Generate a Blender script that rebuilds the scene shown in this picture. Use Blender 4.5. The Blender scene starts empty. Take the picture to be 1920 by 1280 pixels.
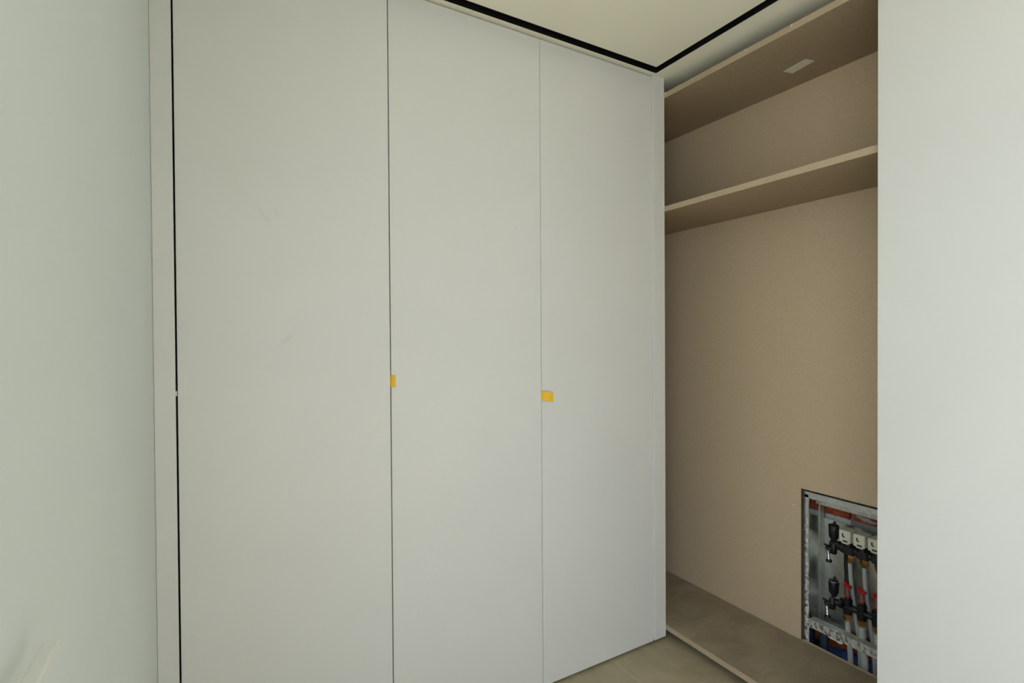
import bpy, bmesh, math, random
from mathutils import Vector, Matrix
random.seed(7)
scn = bpy.context.scene
C = scn.collection

# ------------------------------------------------------------------ camera
# world: X runs along the closed wardrobe doors (to the right), Y towards them, Z up
YAW, PITCH, ROLL, FPX, CAMH = 0.525, 0.0108, -0.0063, 968.0, 1.392
def make_camera():
    cy, sy, cp, sp = math.cos(YAW), math.sin(YAW), math.cos(PITCH), math.sin(PITCH)
    r = Vector((cy, -sy, 0)); fw = Vector((sy, cy, 0)); up = Vector((0, 0, 1))
    f2 = fw*cp - up*sp; u2 = up*cp + fw*sp
    r3 = r*math.cos(ROLL) + u2*math.sin(ROLL); u3 = u2*math.cos(ROLL) - r*math.sin(ROLL)
    cd = bpy.data.cameras.new('camera'); cd.sensor_fit = 'HORIZONTAL'; cd.sensor_width = 36
    cd.lens = 36*FPX/1920; cd.clip_start = 0.02
    co = bpy.data.objects.new('camera', cd); C.objects.link(co)
    m = Matrix((r3, u3, -f2)).transposed().to_4x4(); m.translation = (0, 0, CAMH)
    co.matrix_world = m; scn.camera = co
make_camera()

# ------------------------------------------------------------------ light
SKY_COL, SKY_STR, EXPOSURE = (0.81, 0.91, 1.09), 4.0, -0.09
w = bpy.data.worlds.new('sky'); scn.world = w; w.use_nodes = True
bgn = w.node_tree.nodes['Background']; bgn.inputs[0].default_value = (*SKY_COL, 1); bgn.inputs[1].default_value = SKY_STR
SUN_COL, SUN_STR = (1.0, 0.92, 0.76), 10.0
sd = bpy.data.lights.new('sun', 'SUN'); sd.energy = SUN_STR; sd.color = SUN_COL; sd.angle = math.radians(0.6)
so = bpy.data.objects.new('sun', sd); C.objects.link(so)      # high sun on the window side: a patch on the floor behind the camera
so.rotation_euler = Vector((-0.80, 0.32, 0.78)).to_track_quat('Z', 'Y').to_euler()
WIN = (-0.08, 0.66, 0.03, 2.50, -1.50)      # window in the back wall: x0 x1 z0 z1, y of the wall
WINL = (-1.20, 0.36, 0.03, 2.50, -0.27)    # wide window in the left wall behind the camera: y0 y1 z0 z1, outer x of the wall
def portal(w_, h_, loc, rot):
    d = bpy.data.lights.new('window_portal', 'AREA'); d.shape = 'RECTANGLE'
    d.size = w_; d.size_y = h_; d.cycles.is_portal = True
    o = bpy.data.objects.new('window_portal', d); C.objects.link(o); o.location = loc; o.rotation_euler = rot
portal(WIN[1]-WIN[0], WIN[3]-WIN[2], ((WIN[0]+WIN[1])/2, WIN[4]-0.15, (WIN[2]+WIN[3])/2), (math.radians(90), 0, 0))
portal(WINL[3]-WINL[2], WINL[1]-WINL[0], (WINL[4]+0.01, (WINL[0]+WINL[1])/2, (WINL[2]+WINL[3])/2), (0, math.radians(-90), 0))
scn.cycles.max_bounces = 10; scn.cycles.diffuse_bounces = 6
vs = scn.view_settings
vs.view_transform = 'Standard'; vs.look = 'None'; vs.gamma = 1; vs.use_curve_mapping = False; vs.exposure = EXPOSURE

# ------------------------------------------------------------------ materials
def srgb(r, g, b):
    f = lambda c: (c/255/12.92) if c/255 <= 0.04045 else ((c/255+0.055)/1.055)**2.4
    return (f(r), f(g), f(b), 1)
def new_mat(name, col, rough=0.5, metal=0.0, spec=0.5):
    m = bpy.data.materials.new(name); m.use_nodes = True
    b = m.node_tree.nodes['Principled BSDF']
    b.inputs['Base Color'].default_value = col; b.inputs['Roughness'].default_value = rough
    b.inputs['Metallic'].default_value = metal; b.inputs['Specular IOR Level'].default_value = spec
    return m
def nd(m, t, **kw):
    n = m.node_tree.nodes.new(t)
    for k, v in kw.items(): setattr(n, k, v)
    return n
def lk(m, a, b): m.node_tree.links.new(a, b)
def bsdf(m): return m.node_tree.nodes['Principled BSDF']
def noise_mix(m, colA, colB, scale=(1, 1, 1), nscale=5, detail=4, lo=0.4, hi=0.6, rough=0.55, dist=0.0):
    tc = nd(m, 'ShaderNodeTexCoord'); mp = nd(m, 'ShaderNodeMapping'); mp.inputs['Scale'].default_value = scale
    nz = nd(m, 'ShaderNodeTexNoise'); nz.inputs['Scale'].default_value = nscale; nz.inputs['Detail'].default_value = detail
    nz.inputs['Roughness'].default_value = rough; nz.inputs['Distortion'].default_value = dist
    cr = nd(m, 'ShaderNodeValToRGB'); cr.color_ramp.elements[0].position = lo; cr.color_ramp.elements[1].position = hi
    cr.color_ramp.elements[0].color = colA; cr.color_ramp.elements[1].color = colB
    lk(m, tc.outputs['Object'], mp.inputs[0]); lk(m, mp.outputs[0], nz.inputs['Vector']); lk(m, nz.outputs['Fac'], cr.inputs[0])
    return tc, nz, cr
def mul_mix(m, a, b, fac=1.0, mode='MULTIPLY'):
    x = nd(m, 'ShaderNodeMix', data_type='RGBA', blend_type=mode); x.inputs['Factor'].default_value = fac
    lk(m, a, x.inputs['A']); lk(m, b, x.inputs['B']); return x.outputs['Result']
def bump(m, h, strength=0.1, dist=0.001):
    b = nd(m, 'ShaderNodeBump'); b.inputs['Strength'].default_value = strength; b.inputs['Distance'].default_value = dist
    lk(m, h, b.inputs['Height']); lk(m, b.outputs[0], bsdf(m).inputs['Normal'])

M = {}
def lacquer(name, col, rough=0.42):
    m = new_mat(name, col, rough); c2 = tuple(x*0.965 for x in col[:3])+(1,)
    tc, nz, cr = noise_mix(m, c2, col, (1, 1, 1), 2.2, 2, 0.3, 0.7)
    lk(m, cr.outputs[0], bsdf(m).inputs['Base Color'])
    return m
M['door'] = lacquer('white_lacquer', (0.72, 0.71, 0.68, 1))
M['carcass'] = lacquer('white_melamine', (0.55, 0.55, 0.52, 1), 0.55)
M['doorleft'] = lacquer('white_door_paint', (0.78, 0.84, 0.84, 1), 0.5)
M['wall'] = lacquer('white_wall_paint', (0.80, 0.80, 0.76, 1), 0.8)
M['ceil'] = lacquer('warm_ceiling_paint', (0.88, 0.85, 0.715, 1), 0.9)
M['black'] = new_mat('black_track', (0.006, 0.006, 0.007, 1), 0.5)
M['handle'] = new_mat('white_handle', (0.80, 0.79, 0.76, 1), 0.3)

# scuffed lacquer for the wide left door: faint grey finger smudges
def scuff_door():
    m = lacquer('white_lacquer_scuffed', (0.72, 0.71, 0.68, 1))
    b = bsdf(m); src = b.inputs['Base Color'].links[0].from_socket
    tc = nd(m, 'ShaderNodeTexCoord'); total = None
    # centre (x, z) from the middle of the door panel, half sizes, slant
    for (x, z, sx, sz, sl) in ((-0.083, 0.482, 0.006, 0.022, 0.5), (-0.045, 0.489, 0.005, 0.018, 0.35), (-0.070, 0.465, 0.010, 0.010, 0.6),
                               (-0.268, 0.946, 0.005, 0.005, 0), (-0.02, 0.107, 0.015, 0.018, -0.8)):
        sp = nd(m, 'ShaderNodeSeparateXYZ'); lk(m, tc.outputs['Object'], sp.inputs[0])
        dz = nd(m, 'ShaderNodeMath', operation='SUBTRACT'); lk(m, sp.outputs[2], dz.inputs[0]); dz.inputs[1].default_value = z
        dx = nd(m, 'ShaderNodeMath', operation='SUBTRACT'); lk(m, sp.outputs[0], dx.inputs[0]); dx.inputs[1].default_value = x
        sk = nd(m, 'ShaderNodeMath', operation='MULTIPLY_ADD'); lk(m, dz.outputs[0], sk.inputs[0]); sk.inputs[1].default_value = sl; lk(m, dx.outputs[0], sk.inputs[2])
        a = nd(m, 'ShaderNodeMath', operation='DIVIDE'); lk(m, sk.outputs[0], a.inputs[0]); a.inputs[1].default_value = sx
        c = nd(m, 'ShaderNodeMath', operation='DIVIDE'); lk(m, dz.outputs[0], c.inputs[0]); c.inputs[1].default_value = sz
        a2 = nd(m, 'ShaderNodeMath', operation='POWER'); lk(m, a.outputs[0], a2.inputs[0]); a2.inputs[1].default_value = 2
        c2 = nd(m, 'ShaderNodeMath', operation='POWER'); lk(m, c.outputs[0], c2.inputs[0]); c2.inputs[1].default_value = 2
        s = nd(m, 'ShaderNodeMath', operation='ADD'); lk(m, a2.outputs[0], s.inputs[0]); lk(m, c2.outputs[0], s.inputs[1])
        mr = nd(m, 'ShaderNodeMapRange'); lk(m, s.outputs[0], mr.inputs['Value']); mr.inputs['From Min'].default_value = 0
        mr.inputs['From Max'].default_value = 1; mr.inputs['To Min'].default_value = 1; mr.inputs['To Max'].default_value = 0
        if total is None: total = mr.outputs[0]
        else:
            t = nd(m, 'ShaderNodeMath', operation='MAXIMUM'); lk(m, total, t.inputs[0]); lk(m, mr.outputs[0], t.inputs[1]); total = t.outputs[0]
    f = nd(m, 'ShaderNodeMath', operation='MULTIPLY'); lk(m, total, f.inputs[0]); f.inputs[1].default_value = 0.10
    x = nd(m, 'ShaderNodeMix', data_type='RGBA'); lk(m, f.outputs[0], x.inputs['Factor']); lk(m, src, x.inputs['A'])
    x.inputs['B'].default_value = (0.25, 0.25, 0.24, 1); lk(m, x.outputs['Result'], b.inputs['Base Color'])
    return m
M['doorscuff'] = scuff_door()

def linen(name, col, blotch=0.0):
    m = new_mat(name, col, 0.6)
    k = lambda f: tuple(x*f for x in col[:3])+(1,)
    tc, n1, c1 = noise_mix(m, k(0.88), k(1.12), (1, 1, 0.12), 900, 3, 0.3, 0.7)
    tc2, n2, c2 = noise_mix(m, (0.90, 0.90, 0.90, 1), (1.0, 1.0, 1.0, 1), (0.12, 0.12, 1), 900, 3, 0.35, 0.65)
    r = mul_mix(m, c1.outputs[0], c2.outputs[0])
    if blotch:
        tc3, n3, c3 = noise_mix(m, (1-blotch,)*3+(1,), (1, 1, 1, 1), (1, 1.6, 1), 5, 6, 0.35, 0.65, 0.6, 0.6)
        r = mul_mix(m, r, c3.outputs[0])
    lk(m, r, bsdf(m).inputs['Base Color']); bump(m, n1.outputs['Fac'], 0.12, 0.0005)
    return m
BEIGE = (0.38, 0.29, 0.19, 1)
M['linen'] = linen('beige_linen_melamine', BEIGE)
M['backlinen'] = linen('lit_beige_linen_panel', (0.64, 0.49, 0.32, 1))  # lighter copy of the beige linen; missing direct light put into its colour
M['base'] = linen('dusty_beige_board', (0.39, 0.315, 0.215, 1), 0.22)
M['edge'] = linen('beige_edge_band', (0.48, 0.375, 0.25, 1))
M['cut'] = new_mat('cut_edge_shade_board', (0.095, 0.066, 0.045, 1), 0.9)  # brown of cut edges; also darkens hidden panels round the closet corner

def tile_mat():
    m = new_mat('stone_tile', (0.25, 0.22, 0.165, 1), 0.45)
    tc, n, c = noise_mix(m, (0.34, 0.285, 0.185, 1), (0.47, 0.395, 0.265, 1), (1, 1, 1), 5, 8, 0.3, 0.7, 0.62, 0.8)
    tc2, n2, c2 = noise_mix(m, (1, 1, 1, 1), (1.25, 1.25, 1.25, 1), (1, 1, 1), 3.0, 6, 0.497, 0.505, 0.6, 1.2)
    c2.color_ramp.elements.new(0.514).color = (1, 1, 1, 1)
    r = mul_mix(m, c.outputs[0], c2.outputs[0], 0.6)
    lk(m, r, bsdf(m).inputs['Base Color']); bump(m, n.outputs['Fac'], 0.05, 0.001); return m
M['tile'] = tile_mat()
M['grout'] = new_mat('light_grout', (0.62, 0.56, 0.44, 1), 0.9)

def metal(name, col, rough, splat=0.0):
    m = new_mat(name, col, rough, 1.0)
    b = bsdf(m)
    tc, n, c = noise_mix(m, tuple(x*0.8 for x in col[:3])+(1,), col, (1, 1, 1), 30, 4, 0.35, 0.65)
    lk(m, c.outputs[0], b.inputs['Base Color'])
    if splat:
        tc2, n2, c2 = noise_mix(m, (0, 0, 0, 1), (1, 1, 1, 1), (1, 1, 0.8), 85, 4, 0.56-splat*0.2, 0.62-splat*0.2)
        x = nd(m, 'ShaderNodeMix', data_type='RGBA'); lk(m, c2.outputs[0], x.inputs['Factor']); lk(m, c.outputs[0], x.inputs['A'])
        x.inputs['B'].default_value = (0.52, 0.50, 0.43, 1); lk(m, x.outputs['Result'], b.inputs['Base Color'])
        iv = nd(m, 'ShaderNodeMath', operation='SUBTRACT'); iv.inputs[0].default_value = 1; lk(m, c2.outputs[0], iv.inputs[1]); lk(m, iv.outputs[0], b.inputs['Metallic'])
        rr = nd(m, 'ShaderNodeMapRange'); lk(m, c2.outputs[0], rr.inputs['Value']); rr.inputs['To Min'].default_value = rough; rr.inputs['To Max'].default_value = 0.9
        lk(m, rr.outputs[0], b.inputs['Roughness'])
    return m
M['galv'] = metal('galvanized_steel', (0.62, 0.65, 0.63, 1), 0.08)
M['galvback'] = metal('galvanized_sheet', (0.62, 0.64, 0.61, 1), 0.32)
M['galvdirty'] = metal('plaster_splashed_steel', (0.60, 0.63, 0.61, 1), 0.3, 0.5)
M['galvbright'] = metal('lit_corner_zinc', (0.80, 0.82, 0.79, 1), 0.5)  # brighter metal for the light on the cabinet corner
M['chrome'] = metal('chrome', (0.85, 0.85, 0.85, 1), 0.08)
M['brass'] = metal('brass', (0.72, 0.42, 0.14, 1), 0.25)
M['plastic'] = new_mat('black_plastic', (0.010, 0.010, 0.011, 1), 0.35)
M['cream'] = new_mat('cream_plastic', (0.72, 0.69, 0.56, 1), 0.4)
M['red'] = new_mat('red_plastic', (0.45, 0.012, 0.018, 1), 0.35)
M['redtube'] = new_mat('reddish_gauge_tube', (0.24, 0.11, 0.10, 1), 0.15)
M['pipe'] = new_mat('grey_pipe', (0.46, 0.47, 0.45, 1), 0.4)
M['blue'] = new_mat('blue_conduit', (0.035, 0.07, 0.22, 1), 0.5)
M['navy'] = new_mat('dark_blue_sleeve', (0.02, 0.045, 0.075, 1), 0.5)
def brick_mat():
    m = new_mat('brick_clay', (0.4, 0.1, 0.05, 1), 0.9)
    tc, n, c = noise_mix(m, (0.34, 0.065, 0.025, 1), (0.56, 0.14, 0.05, 1), (1, 1, 1), 40, 5, 0.35, 0.65)
    lk(m, c.outputs[0], bsdf(m).inputs['Base Color']); bump(m, n.outputs['Fac'], 0.4, 0.002); return m
M['brick'] = brick_mat()
M['mortar'] = lacquer('rough_mortar', (0.50, 0.48, 0.42, 1), 0.95)
M['plaster'] = lacquer('white_plaster', (0.78, 0.78, 0.74, 1), 0.9)
M['tape'] = new_mat('yellow_tape', srgb(236, 182, 0), 0.45)
M['wtape'] = new_mat('white_tape', (0.60, 0.62, 0.60, 1), 0.5)
def sticker_mat():
    m = new_mat('paper_sticker', (0.5, 0.48, 0.42, 1), 0.6)
    tc, n, c = noise_mix(m, (0.66, 0.64, 0.54, 1), (0.78, 0.75, 0.65, 1), (0.6, 2.0, 1), 60, 2, 0.30, 0.50)
    lk(m, c.outputs[0], bsdf(m).inputs['Base Color']); return m
M['sticker'] = sticker_mat()
M['terrace'] = new_mat('pale_bounce_concrete', (0.62, 0.61, 0.57, 1), 0.9)  # kept pale to bounce daylight up to the ceiling
def glass_mat():
    m = bpy.data.materials.new('window_glass'); m.use_nodes = True; nt = m.node_tree; nt.nodes.clear()
    o = nt.nodes.new('ShaderNodeOutputMaterial'); mx = nt.nodes.new('ShaderNodeMixShader'); t = nt.nodes.new('ShaderNodeBsdfTransparent')
    g = nt.nodes.new('ShaderNodeBsdfGlossy'); g.inputs['Roughness'].default_value = 0.02; mx.inputs[0].default_value = 0.06
    t.inputs[0].default_value = (0.97, 0.99, 0.98, 1)
    nt.links.new(t.outputs[0], mx.inputs[1]); nt.links.new(g.outputs[0], mx.inputs[2]); nt.links.new(mx.outputs[0], o.inputs[0]); return m
M['glass'] = glass_mat()

# ------------------------------------------------------------------ helpers
def box_into(bm, a, b, bev=0.0, segs=1):
    a, b = Vector(a), Vector(b); c = (a+b)/2; s = b-a
    r = bmesh.ops.create_cube(bm, size=1.0, matrix=Matrix.Translation(c) @ Matrix.Diagonal((abs(s.x), abs(s.y), abs(s.z), 1)))
    if bev:
        es = list({e for v in r['verts'] for e in v.link_edges})
        bmesh.ops.bevel(bm, geom=es, offset=bev, segments=segs, affect='EDGES', profile=0.5)
def frame_of(d):
    d = d.normalized(); h = Vector((0, 0, 1)) if abs(d.z) < 0.9 else Vector((0, 1, 0))
    x = d.cross(h).normalized(); y = d.cross(x).normalized(); return x, y
def lathe_into(bm, p0, axis, prof, seg=16):
    """prof: list of (distance along axis, radius)"""
    p0, axis = Vector(p0), Vector(axis).normalized(); x, y = frame_of(axis); rings = []
    for d, r in prof:
        rings.append([bm.verts.new(p0+axis*d+(x*math.cos(t)+y*math.sin(t))*r) for t in (2*math.pi*k/seg for k in range(seg))])
    for a, b in zip(rings, rings[1:]):
        for k in range(seg): bm.faces.new((a[k], a[(k+1) % seg], b[(k+1) % seg], b[k]))
    bm.faces.new(rings[0][::-1]); bm.faces.new(rings[-1])
def tube_into(bm, pts, r, seg=12):
    pts = [Vector(p) for p in pts]; rings = []
    for i, p in enumerate(pts):
        d = pts[min(i+1, len(pts)-1)]-pts[max(i-1, 0)]; x = d.cross(Vector((1, 0, 0)))
        x = x.normalized() if x.length > 1e-4 else Vector((0, 1, 0)); y = d.cross(x).normalized()
        rings.append([bm.verts.new(p+(x*math.cos(t)+y*math.sin(t))*r) for t in (2*math.pi*k/seg for k in range(seg))])
    for a, b in zip(rings, rings[1:]):
        for k in range(seg): bm.faces.new((a[k], a[(k+1) % seg], b[(k+1) % seg], b[k]))
    bm.faces.new(rings[0][::-1]); bm.faces.new(rings[-1])
def world_loc(o):
    v = Vector((0, 0, 0))
    while o: v += o.location; o = o.parent
    return v
def obj(name, bm, mat, parent=None, origin=None, smooth=False):
    """link bm (world coordinates) as one mesh object with its origin at `origin` (default: centre)"""
    bmesh.ops.recalc_face_normals(bm, faces=bm.faces)
    if origin is None:
        lo = Vector([min(v.co[i] for v in bm.verts) for i in range(3)]); hi = Vector([max(v.co[i] for v in bm.verts) for i in range(3)])
        origin = (lo+hi)/2
    origin = Vector(origin); bmesh.ops.translate(bm, verts=bm.verts, vec=-origin)
    me = bpy.data.meshes.new(name); bm.to_mesh(me); bm.free(); me.materials.append(M[mat])
    if smooth:
        me.shade_smooth(); me.set_sharp_from_angle(angle=math.radians(40))
    o = bpy.data.objects.new(name, me); C.objects.link(o)
    if parent: o.parent = parent; o.location = origin-world_loc(parent)
    else: o.location = origin
    return o
def bx(name, a, b, mat, parent=None, bev=0.0, segs=1):
    bm = bmesh.new(); box_into(bm, a, b, bev, segs); return obj(name, bm, mat, parent)
def bxs(name, boxes, mat, parent=None, bev=0.0):
    bm = bmesh.new()
    for a, b in boxes: box_into(bm, a, b, bev)
    return obj(name, bm, mat, parent)
def lathe(name, p0, axis, prof, mat, parent=None, seg=16):
    bm = bmesh.new(); lathe_into(bm, p0, axis, prof, seg); return obj(name, bm, mat, parent, smooth=True)
def tag(o, label=None, cat=None, group=None, kind=None):
    if label: o['label'] = label
    if cat: o['category'] = cat
    if group: o['group'] = group
    if kind: o['kind'] = kind
    return o
def thing(name, loc, label, cat, group=None):
    o = bpy.data.objects.new(name, None); C.objects.link(o); o.location = loc; o.empty_display_size = 0.1
    return tag(o, label, cat, group)
def struct(o): o['kind'] = 'structure'; return o

# ------------------------------------------------------------------ key measures
XL = -0.140          # left wall / flush door face
YF = 1.690           # front of the closed wardrobe doors
ZC = 2.552           # ceiling
XR = 1.780           # front of the open wardrobe boards
XB = 2.195           # back panel of the open wardrobe
YB = 2.30            # wall behind the closed wardrobe
Y0 = WIN[4]          # back wall (behind the camera)

# ------------------------------------------------------------------ floor: slab + single tiles
floor = struct(bx('floor', (-0.32, Y0-0.2, -0.10), (2.196, YB+0.1, -0.0004), 'grout'))
floor['label'] = 'beige stone tiled floor'
TS, JX, JY = 0.90, 1.4665, 1.745
xs = [-0.32] + [JX+TS*k for k in range(-1, 1)] + [2.196]
ys = [Y0-0.19] + [JY+TS*k for k in range(-3, 1)] + [YB+0.1]
for i in range(len(xs)-1):
    for j in range(len(ys)-1):
        bx('tile', (xs[i]+0.0013, ys[j]+0.0013, -0.0004), (xs[i+1]-0.0013, ys[j+1]-0.0013, 0.0), 'tile', floor)

# ------------------------------------------------------------------ ceiling with a recessed black track running round it
SI, SO = 1.675, 1.7120            # slot inner / outer edge towards the open wardrobe
TI, TO = 1.629, 1.6670            # towards the closed doors
LX, LY = 0.06, -1.25              # inner edges on the other two sides
g = TO-TI
ceil_boxes = [((LX, LY, ZC), (SI, TI, ZC+0.06)),
              ((-0.32, TO, ZC), (2.60, YB+0.1, ZC+0.06)), ((-0.32, Y0-0.2, ZC), (2.60, LY-g, ZC+0.06)),
              ((-0.32, LY-g, ZC), (LX-g, TO, ZC+0.06)), ((SO, LY-g, ZC), (2.60, TO, ZC+0.06))]
cl = struct(bxs('ceiling', ceil_boxes, 'ceil')); cl['label'] = 'warm white plaster ceiling'
tr = []
for (a, b) in (((LX-g, TI), (SO, TO)), ((LX-g, LY-g), (SO, LY)), ((LX-g, LY), (LX, TI)), ((SI, LY), (SO, TI))):
    tr.append(((a[0], a[1], ZC+0.035), (b[0], b[1], ZC+0.06)))
    L = b[0]-a[0] > b[1]-a[1]
    e = 0.003
    if L: tr += [((a[0], a[1], ZC-0.001), (b[0], a[1]+e, ZC+0.035)), ((a[0], b[1]-e, ZC-0.001), (b[0], b[1], ZC+0.035))] if False else [((a[0]+e, a[1]+e, ZC+0.012), (b[0]-e, a[1]+2*e, ZC+0.035))]
t1 = struct(bxs('trim_1', tr, 'black')); t1['label'] = 'black recessed track slot in the ceiling'
bm = bmesh.new()     # black lining of the slot's two walls
for (a, b) in (((LX-g, LY-g), (SO, TO)), ((LX, LY), (SI, TI))):
    s = 0.0015 if a[0] < LX-0.001 else -0.0015
    p = [(a[0], a[1]), (b[0], a[1]), (b[0], b[1]), (a[0], b[1])]
    for k in range(4):
        (x0, y0), (x1, y1) = p[k], p[(k+1) % 4]
        q0 = (p[k][0]+(s if p[k][0] == a[0] else -s), p[k][1]+(s if p[k][1] == a[1] else -s))
        q1 = (p[(k+1) % 4][0]+(s if p[(k+1) % 4][0] == a[0] else -s), p[(k+1) % 4][1]+(s if p[(k+1) % 4][1] == a[1] else -s))
        v = [bm.verts.new((x, y, z)) for z in (ZC-0.0008, ZC+0.036) for (x, y) in ((x0, y0), (x1, y1), q1, q0)]
        for f in ((0, 1, 2, 3), (4, 5, 6, 7), (0, 1, 5, 4), (1, 2, 6, 5), (2, 3, 7, 6), (3, 0, 4, 7)): bm.faces.new([v[i] for i in f])
tl = obj('lining', bm, 'black', t1)

# ------------------------------------------------------------------ walls
struct(bxs('wall_left', [((WINL[4], WINL[1], -0.01), (-0.185, YB, ZC)), ((WINL[4], Y0-0.2, -0.01), (XL, WINL[0], ZC)),
                         ((-0.185, WINL[1], 0), (XL, 0.372, ZC)), ((WINL[4], WINL[0], WINL[3]), (XL, WINL[1], ZC)),
                         ((WINL[4], WINL[0], -0.01), (XL, WINL[1], WINL[2]))], 'wall'))
struct(bx('wall_front', (-0.32, YB, -0.01), (2.60, YB+0.1, ZC), 'wall'))
x0, x1, z0, z1, yb = WIN
struct(bxs('wall_back', [((-0.185, Y0-0.2, -0.01), (x0, Y0, ZC)), ((x1, Y0-0.2, -0.01), (2.21, Y0, ZC)),
                         ((x0, Y0-0.2, z1), (x1, Y0, ZC)), ((x0, Y0-0.2, -0.01), (x1, Y0, z0))], 'wall'))
# wall on the right with the niche for the pipe cabinet
NY0, NY1, NZ0, NZ1, NX = 0.56, 1.315, -0.09, 0.735, 2.40
wr = struct(bxs('wall_right', [((2.212, Y0-0.2, -0.12), (2.60, NY0, ZC)), ((2.212, NY1, -0.12), (2.60, YB, ZC)), ((2.212, NY0, NZ1), (2.60, NY1, ZC)),
                               ((2.212, NY0, -0.14), (2.60, NY1, NZ0)), ((NX, NY0, NZ0), (2.60, NY1, NZ1))], 'mortar'))
wr['label'] = 'rough masonry wall behind the wardrobe'
# bricks showing in the niche above and below the steel cabinet
def bricks(z, y0, y1, L, H, off):
    y = y1-off
    while y > y0:
        a, b = max(y-L, y0), min(y, y1)
        if b-a > 0.02:
            d = random.uniform(-0.003, 0.003)
            bx('brick', (NX-0.022+d, a, z), (NX-0.001, b, z+H), 'brick', wr, 0.003)
        y -= L+0.012
bricks(0.588, NY0+0.005, NY1-0.012, 0.105, 0.042, 0.0)
bricks(0.652, NY0+0.005, NY1-0.012, 0.21, 0.05, 0.11)
bricks(0.043, NY0+0.005, NY1-0.012, 0.21, 0.052, 0.1)
bricks(-0.020, NY0+0.005, NY1-0.012, 0.21, 0.052, 0.0)
bricks(-0.083, NY0+0.005, NY1-0.012, 0.21, 0.052, 0.1)

# flush white door in the left wall with its lever handle
d1 = thing('door_1', (XL-0.02, 1.03, 0.0), None, None); struct(d1); d1['label'] = 'plain white flush door in the left wall'
bx('door_leaf', (XL-0.04, 0.376, 0.006), (XL, 1.6897, ZC-0.004), 'doorleft', d1, 0.0003)
hd = thing('door_handle', (0, 0, 0), None, None); hd.parent = d1; hd.location = Vector((XL, 0.44, 1.13))-d1.location; hd['label'] = 'white square lever handle'
bx('lever', (-0.1275, 0.432, 1.1255), (-0.1155, 0.574, 1.1365), 'handle', hd, 0.0025, 3)
lathe('rosette', (XL, 0.442, 1.131), (1, 0, 0), [(0, 0.026), (0.006, 0.026), (0.008, 0.024)], 'handle', hd, 24)
lathe('spindle_neck', (XL+0.006, 0.442, 1.131), (1, 0, 0), [(0, 0.009), (0.016, 0.009)], 'handle', hd, 16)

# balcony window behind the camera
wn = thing('window_1', ((x0+x1)/2, yb-0.1, z0), None, None); struct(wn); wn['label'] = 'tall glazed balcony window'
fr = 0.06
bxs('window_frame', [((x0, yb-0.14, z0), (x0+fr, yb-0.08, z1)), ((x1-fr, yb-0.14, z0), (x1, yb-0.08, z1)),
                     ((x0+fr, yb-0.14, z0), (x1-fr, yb-0.08, z0+fr)), ((x0+fr, yb-0.14, z1-fr), (x1-fr, yb-0.08, z1)),
                     (((x0+x1)/2-0.04, yb-0.14, z0+fr), ((x0+x1)/2+0.04, yb-0.08, z1-fr))], 'handle', wn, 0.003)
bx('pane', (x0+fr, yb-0.115, z0+fr), ((x0+x1)/2-0.04, yb-0.109, z1-fr), 'glass', wn)
bx('pane', ((x0+x1)/2+0.04, yb-0.115, z0+fr), (x1-fr, yb-0.109, z1-fr), 'glass', wn)
y0, y1, z0, z1, xo = WINL
wn = thing('window_2', (xo+0.06, (y0+y1)/2, z0), None, None); struct(wn); wn['label'] = 'wide glazed balcony window in the left wall'
ym = (y0+y1)/2
bxs('window_frame', [((xo+0.02, y0, z0), (xo+0.08, y0+fr, z1)), ((xo+0.02, y1-fr, z0), (xo+0.08, y1, z1)),
                     ((xo+0.02, y0+fr, z0), (xo+0.08, y1-fr, z0+fr)), ((xo+0.02, y0+fr, z1-fr), (xo+0.08, y1-fr, z1)),
                     ((xo+0.02, ym-0.04, z0+fr), (xo+0.08, ym+0.04, z1-fr))], 'handle', wn, 0.003)
for a_, b_ in ((y0+fr, ym-0.04), (ym+0.04, y1-fr)):
    bx('pane', (xo+0.045, a_, z0+fr), (xo+0.051, b_, z1-fr), 'glass', wn)
te = struct(bxs('floor_bounce_terrace', [((-12, -16, -0.14), (11, Y0-0.21, -0.02)), ((-12, Y0-0.21, -0.14), (-0.33, 8, -0.02))], 'terrace')); te['label'] = 'unseen pale terrace added to bounce light in through the windows'  # unseen reflector slab, added as ground to bounce light indoors

# ------------------------------------------------------------------ closed wardrobe, three tall doors
U1, U2, U3, U4, U5 = -0.0879, 0.5113, 1.1114, 1.7079, 1.7788
wd = thing('wardrobe', (0.83, 2.0, 0.0), 'built-in white wardrobe with three tall flat closed doors', 'wardrobe')
bx('filler_strip', (XL+0.0001, YF, 0.004), (U1-0.0024, YF+0.02, ZC-0.002), 'door', wd, 0.001)
for a, b, mt in ((U1+0.0024, U2-0.0018, 'doorscuff'), (U2+0.0018, U3-0.0009, 'door'), (U3+0.0009, U4-0.001, 'door')):
    bx('door', (a, YF, 0.010), (b, YF+0.02, 2.5445), mt, wd, 0.0010)
es = bx('end_panel', (U4, YF-0.0075, 0.015), (U5-0.0045, YF+0.02, ZC-0.001), 'door', wd, 0.0012)
bx('edge_band', (U5-0.0042, YF-0.0075, 0.015), (U5, YF+0.02, ZC-0.001), 'door', es, 0.0008)
for u in (XL+0.004, U2-0.009, U3-0.009, U5-0.02):
    bx('side_panel', (u, YF+0.024, 0.07), (u+0.018, YB-0.01, 2.50), 'carcass' if u < 1.7 else 'cut', wd)  # last panel coloured dark to deepen the shade in the closet corner
bx('top_panel', (XL+0.003, YF+0.024, 2.50), (U5-0.001, YB-0.01, 2.518), 'carcass', wd)
bx('base_panel', (XL+0.003, YF+0.024, 0.052), (U5-0.001, YB-0.01, 0.07), 'carcass', wd)
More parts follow.
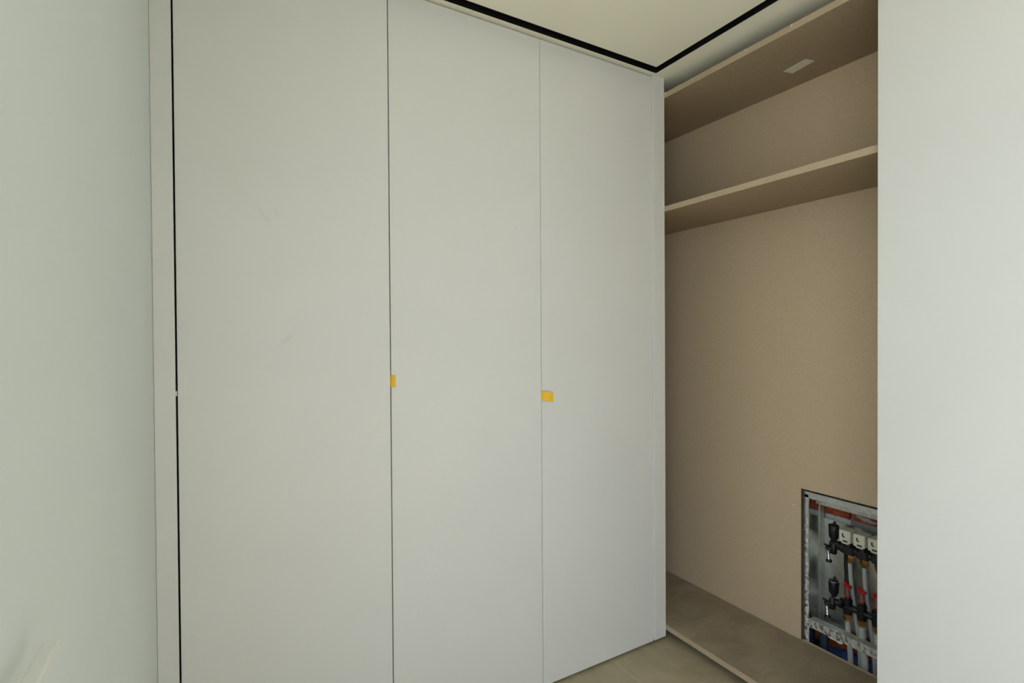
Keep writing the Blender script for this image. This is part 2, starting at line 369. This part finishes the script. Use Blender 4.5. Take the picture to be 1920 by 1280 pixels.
bx('back_panel', (XL+0.003, YB-0.01, 0.07), (U5-0.001, YB-0.002, 2.50), 'carcass', wd)
bx('plinth', (XL+0.003, YF+0.05, 0.0), (U5-0.001, YF+0.068, 0.052), 'cut', wd)
bx('top_filler', (XL+0.003, YF+0.05, 2.518), (U5-0.001, YF+0.068, ZC), 'carcass', wd)

# ------------------------------------------------------------------ open wardrobe on the right
ow = thing('open_wardrobe', (2.0, 0.9, 0.0), 'open beige wardrobe with bare shelves beside the white doors', 'wardrobe')
YE = Y0+0.02
def board(name, z0_, z1_, mat, y0=0.81, y1=YB-0.02, x0=XR):
    o = bx(name, (x0+0.0015, y0, z0_), (XB-0.0005, y1, z1_), mat, ow, 0.0005)
    bx('edge_band', (x0, y0, z0_), (x0+0.0015, y1, z1_), 'edge', o)
    return o
tp = board('top_panel', 2.463, 2.4865, 'linen', YE+0.02)
sh = board('shelf', 1.9515, 1.975, 'linen', 0.79)
bp = board('base_panel', 0.0435, 0.0665, 'base', YE+0.02)
bx('side_panel', (XR, 0.770, 0.067), (XB-0.001, 0.789, 2.4625), 'linen', ow)
bx('side_panel', (XR, YB-0.019, 0.0), (XB-0.001, YB-0.001, 2.4865), 'cut', ow)  # hidden end, coloured dark so the corner gets less bounced light
bx('side_panel', (XR, YE, 0.0), (XB-0.001, YE+0.019, 2.4865), 'linen', ow)
HY0, HY1, HZ1 = 0.60, 1.3023, 0.7253     # cut-out for the pipe cabinet
bk = bmesh.new()
for a, b in (((XB, YE, 0.03), (XB+0.014, HY0, 2.49)), ((XB, HY1, 0.03), (XB+0.014, YB-0.001, 2.49)),
             ((XB, HY0, HZ1), (XB+0.014, HY1, 2.49)), ((XB, HY0, 0.03), (XB+0.014, HY1, 0.0665))): box_into(bk, a, b)
bko = obj('back_panel', bk, 'backlinen', ow)
bxs('cut_edge', [((XB+0.0008, HY1-0.0015, 0.0668), (XB+0.0135, HY1-0.0002, HZ1-0.0002)), ((XB+0.0008, HY0, HZ1-0.0015), (XB+0.0135, HY1, HZ1-0.0002))], 'cut', bko)
bx('chip', (XB-0.0006, 1.329, 0.6435), (XB+0.0002, 1.3375, 0.6465), 'plaster', bko)
bx('plinth', (XR+0.075, YE+0.02, 0.0), (XR+0.093, YB-0.02, 0.043), 'cut', ow)
for k, a in enumerate((0.8060, 0.2030, -0.4000)):
    b = a-0.600 if k < 2 else YE+0.01
    bx('door', (XR-0.022, b, 0.010), (XR-0.002, a, 2.5445), 'door', ow, 0.0012)
# label stuck under the top panel
bm = bmesh.new()
q = [(2.022, 1.277), (2.011, 1.172), (2.057, 1.162), (2.079, 1.267)]
q = [(2.024, 1.274), (2.009, 1.174), (2.054, 1.163), (2.072, 1.265)]
v = [bm.verts.new((x, y, z)) for z in (2.4624, 2.4630) for x, y in q]
for f in ((0, 1, 2, 3), (4, 5, 6, 7), (0, 1, 5, 4), (1, 2, 6, 5), (2, 3, 7, 6), (3, 0, 4, 7)): bm.faces.new([v[i] for i in f])
tag(obj('sticker', bm, 'sticker', tp), 'small pale paper label')
# bare chips on the edge band of the top panel
for y, s in ((1.087, 0.004), (1.27, 0.002), (1.672, 0.006)):
    bx('chip', (XR-0.0006, y, 2.480-s), (XR+0.0004, y+s, 2.4868), 'plaster', tp)

# ------------------------------------------------------------------ steel cabinet in the niche
CB0, CB1 = 0.605, 1.297
cab = thing('manifold_cabinet', (2.29, 0.95, -0.08), 'galvanized steel recess cabinet splashed with plaster behind the cut-out', 'cabinet')
FX = 2.2125
def side(y, d, nm='side_sheet'):
    return bx(nm, (FX+0.006, min(y, y+d), -0.07), (2.352, max(y, y+d), 0.70), 'galv', cab)
side(CB1-0.006, 0.002); side(CB0+0.004, 0.002)
bx('back_sheet', (2.352, CB0+0.004, 0.125), (2.3535, CB1-0.003, 0.572), 'galvback', cab)
bx('corner_lit_strip', (2.314, CB1-0.0085, 0.125), (2.3515, CB1-0.0062, 0.69), 'galvbright', cab, 0.0006)  # added strip; brighter metal stands in for light on the sheet's end
# flanges round the mouth; the jambs carry thick plaster
def jamb(ya, yb_):
    f = bx('flange', (FX, ya, -0.07), (FX+0.0055, yb_, 0.70), 'galvdirty', cab, 0.0008)
    return f
fl = jamb(1.2795, CB1); jamb(CB0, CB0+0.018)
bm = bmesh.new()
for k in range(60):                                   # plaster crumbs along the flange
    z = random.uniform(0.07, 0.60); r = random.uniform(0.0015, 0.0045)
    bmesh.ops.create_icosphere(bm, subdivisions=1, radius=1, matrix=Matrix.Translation((FX-0.0005, random.uniform(1.281, 1.290), z)) @ Matrix.Diagonal((0.0018, r, r*1.6, 1)))
cr = obj('plaster_crumbs', bm, 'plaster', fl); cr['kind'] = 'stuff'
tf = bxs('top_rail', [((FX, CB0, 0.687), (FX+0.004, CB1, 0.712)), ((FX+0.004, CB0, 0.704), (FX+0.06, CB1, 0.708)), ((FX+0.05, CB0+0.01, 0.655), (FX+0.053, CB1-0.02, 0.704))], 'galvdirty', cab, 0.0005)
for y in (1.262, 1.226, 1.10):
    bm = bmesh.new(); lathe_into(bm, (FX+0.0495, y, 0.682), (1, 0, 0), [(0, 0.007), (0.001, 0.007)], 12)
    bmesh.ops.scale(bm, vec=(1, 1.3, 0.6), space=Matrix.Translation((-FX-0.0495, -y, -0.682)), verts=bm.verts); obj('slot_hole', bm, 'plastic', tf)
bxs('bottom_rail', [((FX+0.002, CB0+0.018, 0.128), (FX+0.005, 1.2795, 0.163)), ((FX+0.005, CB0+0.018, 0.160), (FX+0.040, 1.2795, 0.163))], 'galvdirty', cab, 0.0005)
# lumps of plaster left on the masonry above and below
def lump(name, a, b, n, mat='plaster', par=cab):
    bm = bmesh.new()
    for k in range(n):
        t = (k+random.random()*0.6)/n; y = a[1]+(b[1]-a[1])*t; z = a[2]+(b[2]-a[2])*t
        bmesh.ops.create_icosphere(bm, subdivisions=2, radius=1, matrix=Matrix.Translation((a[0]+random.uniform(-0.002, 0.002), y, z+random.uniform(-0.003, 0.003))) @ Matrix.Diagonal((0.006, random.uniform(0.010, 0.02), random.uniform(0.005, 0.010), 1)))
    o = obj(name, bm, mat, wr, smooth=True); return o
def band(y0, y1, z0_, z1_, x=2.374):
    bm = bmesh.new(); n = max(3, int(abs(y1-y0)/0.008)); rows = []
    for k in range(n+1):
        y = y0+(y1-y0)*k/n; j = lambda: random.uniform(-0.0022, 0.0022)
        a, b = z0_+j(), z1_+j(); d = random.uniform(-0.0015, 0.0015)
        rows.append([bm.verts.new(p) for p in ((x+d, y, a), (x+d, y, b), (NX-0.0005, y, b), (NX-0.0005, y, a))])
    for p, q_ in zip(rows, rows[1:]):
        for k in range(4): bm.faces.new((p[k], p[(k+1) % 4], q_[(k+1) % 4], q_[k]))
    bm.faces.new(rows[0][::-1]); bm.faces.new(rows[-1])
    return obj('plaster_band', bm, 'plaster', wr)
band(1.298, 1.19, 0.560, 0.5865); band(1.298, 0.70, 0.632, 0.651)
lump('plaster_lump', (2.372, 1.155, 0.612), (2.372, 1.10, 0.605), 9, 'mortar')
lump('plaster_lump', (2.372, 1.07, 0.59), (2.372, 0.98, 0.592), 8, 'mortar')
lump('plaster_lump', (2.225, 1.20, 0.128), (2.225, 1.155, 0.121), 8)

# ------------------------------------------------------------------ heating manifold
mf = thing('heating_manifold', (2.29, 0.93, 0.2), 'black heating manifold with cream actuators and red flow gauges in the cabinet', 'manifold')
OUT = [1.146-0.0545*k for k in range(9)]
UX, UZ, LWX, LWZ = 2.280, 0.498, 2.262, 0.262
# upper bar
bm = bmesh.new()
lathe_into(bm, (UX, 1.222, UZ), (0, -1, 0), [(0, 0.016), (0.03, 0.016), (0.032, 0.019), (0.55, 0.019)], 16)
for y in OUT: box_into(bm, (UX-0.022, y-0.0225, UZ-0.021), (UX+0.022, y+0.0225, UZ+0.020), 0.005)
ub = obj('return_bar', bm, 'plastic', mf)
bm = bmesh.new()
lathe_into(bm, (LWX, 1.215, LWZ), (0, -1, 0), [(0, 0.014), (0.03, 0.014), (0.032, 0.013), (0.54, 0.013)], 16)
for y in OUT: lathe_into(bm, (LWX, y, LWZ-0.026), (0, 0, 1), [(0, 0.017), (0.03, 0.019), (0.034, 0.015)], 16)
lb = obj('supply_bar', bm, 'plastic', mf)
def pipe_path(y, zs, x0_, x1_, dy=0.0):
    n = 14; r = []
    for k in range(n+1):
        t = k/n; s = t*t*(3-2*t); r.append((x0_+(x1_-x0_)*s, y+dy*s, zs[0]+(zs[1]-zs[0])*t))
    return r
for k, y in enumerate(OUT):
    # actuator on the upper bar
    bm = bmesh.new(); box_into(bm, (2.236, y-0.0220, UZ+0.036), (2.292, y+0.0220, UZ+0.086), 0.003, 2)
    box_into(bm, (2.240, y-0.014, UZ+0.029), (2.290, y+0.014, UZ+0.038), 0.002)
    ac = tag(obj('actuator', bm, 'cream', mf), 'cream plastic valve actuator' if k == 0 else None)
    bxs('mark', [((2.2350, y+0.004, UZ+0.060), (2.2364, y+0.009, UZ+0.073)), ((2.2350, y-0.001, UZ+0.057), (2.2364, y+0.006, UZ+0.062)), ((2.2350, y-0.012, UZ+0.040), (2.2364, y+0.006, UZ+0.046))], 'plastic', ac)
    lathe('actuator_collar', (UX-0.012, y, UZ+0.012), (0, 0, 1), [(0, 0.018), (0.018, 0.018), (0.020, 0.014)], 'plastic', mf)
    # brass nuts, hexagonal, and pipes
    lathe('brass_nut', (UX, y, UZ-0.020), (0, 0, -1), [(0, 0.013), (0.002, 0.0165), (0.024, 0.0165), (0.030, 0.012), (0.036, 0.0105)], 'brass', mf, 6)
    bm = bmesh.new(); tube_into(bm, pipe_path(y, (UZ-0.05, 0.02), UX, 2.300, -0.030) + [(2.300, y-0.030, -0.085)], 0.0085); obj('pipe', bm, 'pipe', mf, smooth=True)
    lathe('brass_nut', (LWX, y, LWZ-0.026), (0, 0, -1), [(0, 0.013), (0.002, 0.0165), (0.022, 0.0165), (0.028, 0.012), (0.034, 0.0105)], 'brass', mf, 6)
    bm = bmesh.new(); tube_into(bm, pipe_path(y, (LWZ-0.055, 0.04), LWX, 2.272, -0.006) + [(2.272, y-0.006, -0.085)], 0.0105 if k % 2 == 0 else 0.013); obj('pipe', bm, 'pipe', mf, smooth=True)
    # flow gauge on the lower bar
    fm = thing('flow_gauge', (0, 0, 0), None, None); fm.parent = mf; fm.location = Vector((LWX, y, LWZ+0.01))-mf.location
    lathe('gauge_socket', (LWX, y, LWZ+0.006), (0, 0, 1), [(0, 0.014), (0.012, 0.0175), (0.026, 0.0175), (0.028, 0.012), (0.038, 0.012)], 'plastic', fm)
    lathe('gauge_tube', (LWX, y, LWZ+0.040), (0, 0, 1), [(0, 0.0085), (0.040, 0.0085)], 'redtube', fm)
    bm = bmesh.new(); lathe_into(bm, (LWX, y, LWZ+0.078), (0, 0, 1), [(0, 0.0095), (0.004, 0.0105), (0.012, 0.0105), (0.014, 0.008)], 16)
    box_into(bm, (LWX-0.007, y-0.016, LWZ+0.080), (LWX+0.007, y+0.016, LWZ+0.091), 0.003); box_into(bm, (LWX+0.006, y+0.006, LWZ+0.084), (LWX+0.012, y+0.020, LWZ+0.097), 0.002)
    tag(obj('gauge_cap', bm, 'red', fm), 'red plastic gauge cap' if k == 0 else None)
    bxs('gauge_foot', [((LWX-0.010, y-0.010, LWZ+0.040), (LWX+0.010, y+0.010, LWZ+0.046))], 'red', fm, 0.001)
# dark cable sleeve between the bars
bm = bmesh.new(); tube_into(bm, [(2.285, 1.164, 0.475), (2.285, 1.163, 0.42), (2.285, 1.160, 0.37), (2.280, 1.156, 0.33)], 0.0085); obj('cable_sleeve', bm, 'plastic', mf, smooth=True)
# air vents, end valves and drain cocks
def vent(x, y, z):
    v_ = lathe('air_vent', (x, y, z), (0, 0, 1), [(0, 0.009), (0.008, 0.011), (0.020, 0.0185), (0.066, 0.0200), (0.071, 0.018), (0.073, 0.010)], 'plastic', mf, 20)
    lathe('vent_cap', (x, y-0.004, z+0.072), (0, 0, 1), [(0, 0.006), (0.012, 0.006), (0.014, 0.004)], 'plastic', v_, 10)
    lathe('vent_rim', (x, y, z+0.0665), (0, 0, 1), [(0, 0.0203), (0.003, 0.0203)], 'galvback' if z < 0.4 else 'plastic', v_, 20)
vent(UX, 1.211, 0.508); vent(LWX, 1.201, 0.281)
def end_valve(x, y, z):
    b = bmesh.new()
    lathe_into(b, (x, y, z-0.022), (0, 0, 1), [(0, 0.010), (0.008, 0.013), (0.034, 0.013), (0.044, 0.009)], 14)
    lathe_into(b, (x+0.0, y-0.002, z), (-0.6, 0.8, 0), [(0, 0.008), (0.030, 0.008), (0.032, 0.005)], 12)
    box_into(b, (x-0.012, y+0.012, z+0.006), (x-0.004, y+0.036, z+0.013), 0.002)
    vb = obj('end_valve', b, 'plastic', mf, smooth=True)
    lathe('drain_cock', (x-0.022, y+0.010, z-0.008), (-0.35, -0.25, -0.9), [(0, 0.006), (0.004, 0.008), (0.010, 0.008), (0.012, 0.0055), (0.026, 0.0055), (0.028, 0.008), (0.034, 0.008)], 'chrome', vb, 14)
    lathe('drain_cap', (x-0.034, y+0.0015, z-0.0387), (-0.35, -0.25, -0.9), [(0, 0.0115), (0.010, 0.0115), (0.012, 0.009)], 'plastic', vb, 14)
end_valve(UX-0.012, 1.205, 0.482); end_valve(LWX-0.008, 1.203, 0.252)
lathe('coupling', (UX, 1.178, UZ), (0, -1, 0), [(0, 0.019), (0.003, 0.024), (0.014, 0.024), (0.017, 0.019)], 'plastic', mf, 12)
lathe('coupling', (LWX, 1.176, LWZ+0.006), (0, -1, 0), [(0, 0.017), (0.003, 0.022), (0.014, 0.022), (0.017, 0.017)], 'plastic', mf, 12)
for y in (1.176, 0.72): bx('bracket', (2.300, y, 0.22), (2.3515, y+0.004, 0.53), 'galvback', mf)
# main lines at the bottom of the niche
bm = bmesh.new(); tube_into(bm, [(2.30, 1.262, 0.118), (2.30, 1.262, 0.05), (2.30, 1.264, -0.088)], 0.0165, 14)
tag(obj('riser_sleeve', bm, 'navy', None, smooth=True), 'dark blue vertical sleeve below the steel cabinet rail', 'pipe')
bm = bmesh.new(); n = 90; prof = [(0, 0.012)] + [(0.65*k/n, (0.027 + (0.002 if k % 2 else 0))*min(1, 0.35+k/14)) for k in range(1, n+1)]
lathe_into(bm, (2.346, 1.262, 0.000), (0, -1, 0), prof, 20)
tag(obj('conduit', bm, 'blue', None, smooth=True), 'blue ribbed conduit lying at the bottom of the wall recess', 'conduit')

# ------------------------------------------------------------------ bits of tape on the door joints
def tape(name, prof, zt, zb, zt2, zb2, mat, label, cat, group=None):
    """a strip bent along prof [(x, y)...]; top and bottom heights run from the joint (zt, zb) to the free end (zt2, zb2)"""
    bm = bmesh.new(); n = len(prof); rows = []
    for s in (0, 1):
        for i, (x, y) in enumerate(prof):
            t = i/(n-1); a = prof[max(i-1, 0)]; b = prof[min(i+1, n-1)]; d = Vector((b[0]-a[0], b[1]-a[1])).normalized(); nx, ny = d.y*0.0007*s, -d.x*0.0007*s
            rows.append((bm.verts.new((x+nx, y+ny, zt+(zt2-zt)*t)), bm.verts.new((x+nx, y+ny, zb+(zb2-zb)*t))))
    f, k = rows[:n], rows[n:]
    for i in range(n-1):
        bm.faces.new((f[i][0], f[i+1][0], f[i+1][1], f[i][1])); bm.faces.new((k[i][0], k[i][1], k[i+1][1], k[i+1][0]))
        bm.faces.new((f[i][0], k[i][0], k[i+1][0], f[i+1][0])); bm.faces.new((f[i][1], f[i+1][1], k[i+1][1], k[i][1]))
    bm.faces.new((f[0][0], f[0][1], k[0][1], k[0][0])); bm.faces.new((f[-1][0], k[-1][0], k[-1][1], f[-1][1]))
    return tag(obj(name, bm, mat, None, smooth=False), label, cat, group)
tape('tape_tab', [(0.5100, 1.704), (0.5105, 1.692), (0.5120, 1.6885), (0.5155, 1.686), (0.5205, 1.6845), (0.5255, 1.6835)], 1.265, 1.2275, 1.2625, 1.2225, 'tape',
     'narrow yellow tape tab in the joint beside the leftmost wardrobe door', 'tape', 'yellow tape tabs')
tape('tape_tab', [(1.1105, 1.704), (1.1108, 1.692), (1.1120, 1.687), (1.120, 1.680), (1.132, 1.674), (1.145, 1.670), (1.152, 1.669)], 1.1785, 1.1425, 1.168, 1.133, 'tape',
     'wider yellow tape tab sticking out between the middle and right wardrobe doors', 'tape', 'yellow tape tabs')
bx_ = bmesh.new(); box_into(bx_, (U1-0.0030, YF+0.0006, 1.232), (U1+0.0012, YF+0.005, 1.246), 0.0002)
tag(obj('bumper_tab', bx_, 'wtape', None), 'tiny white tab bridging the dark joint left of the doors', 'tab')
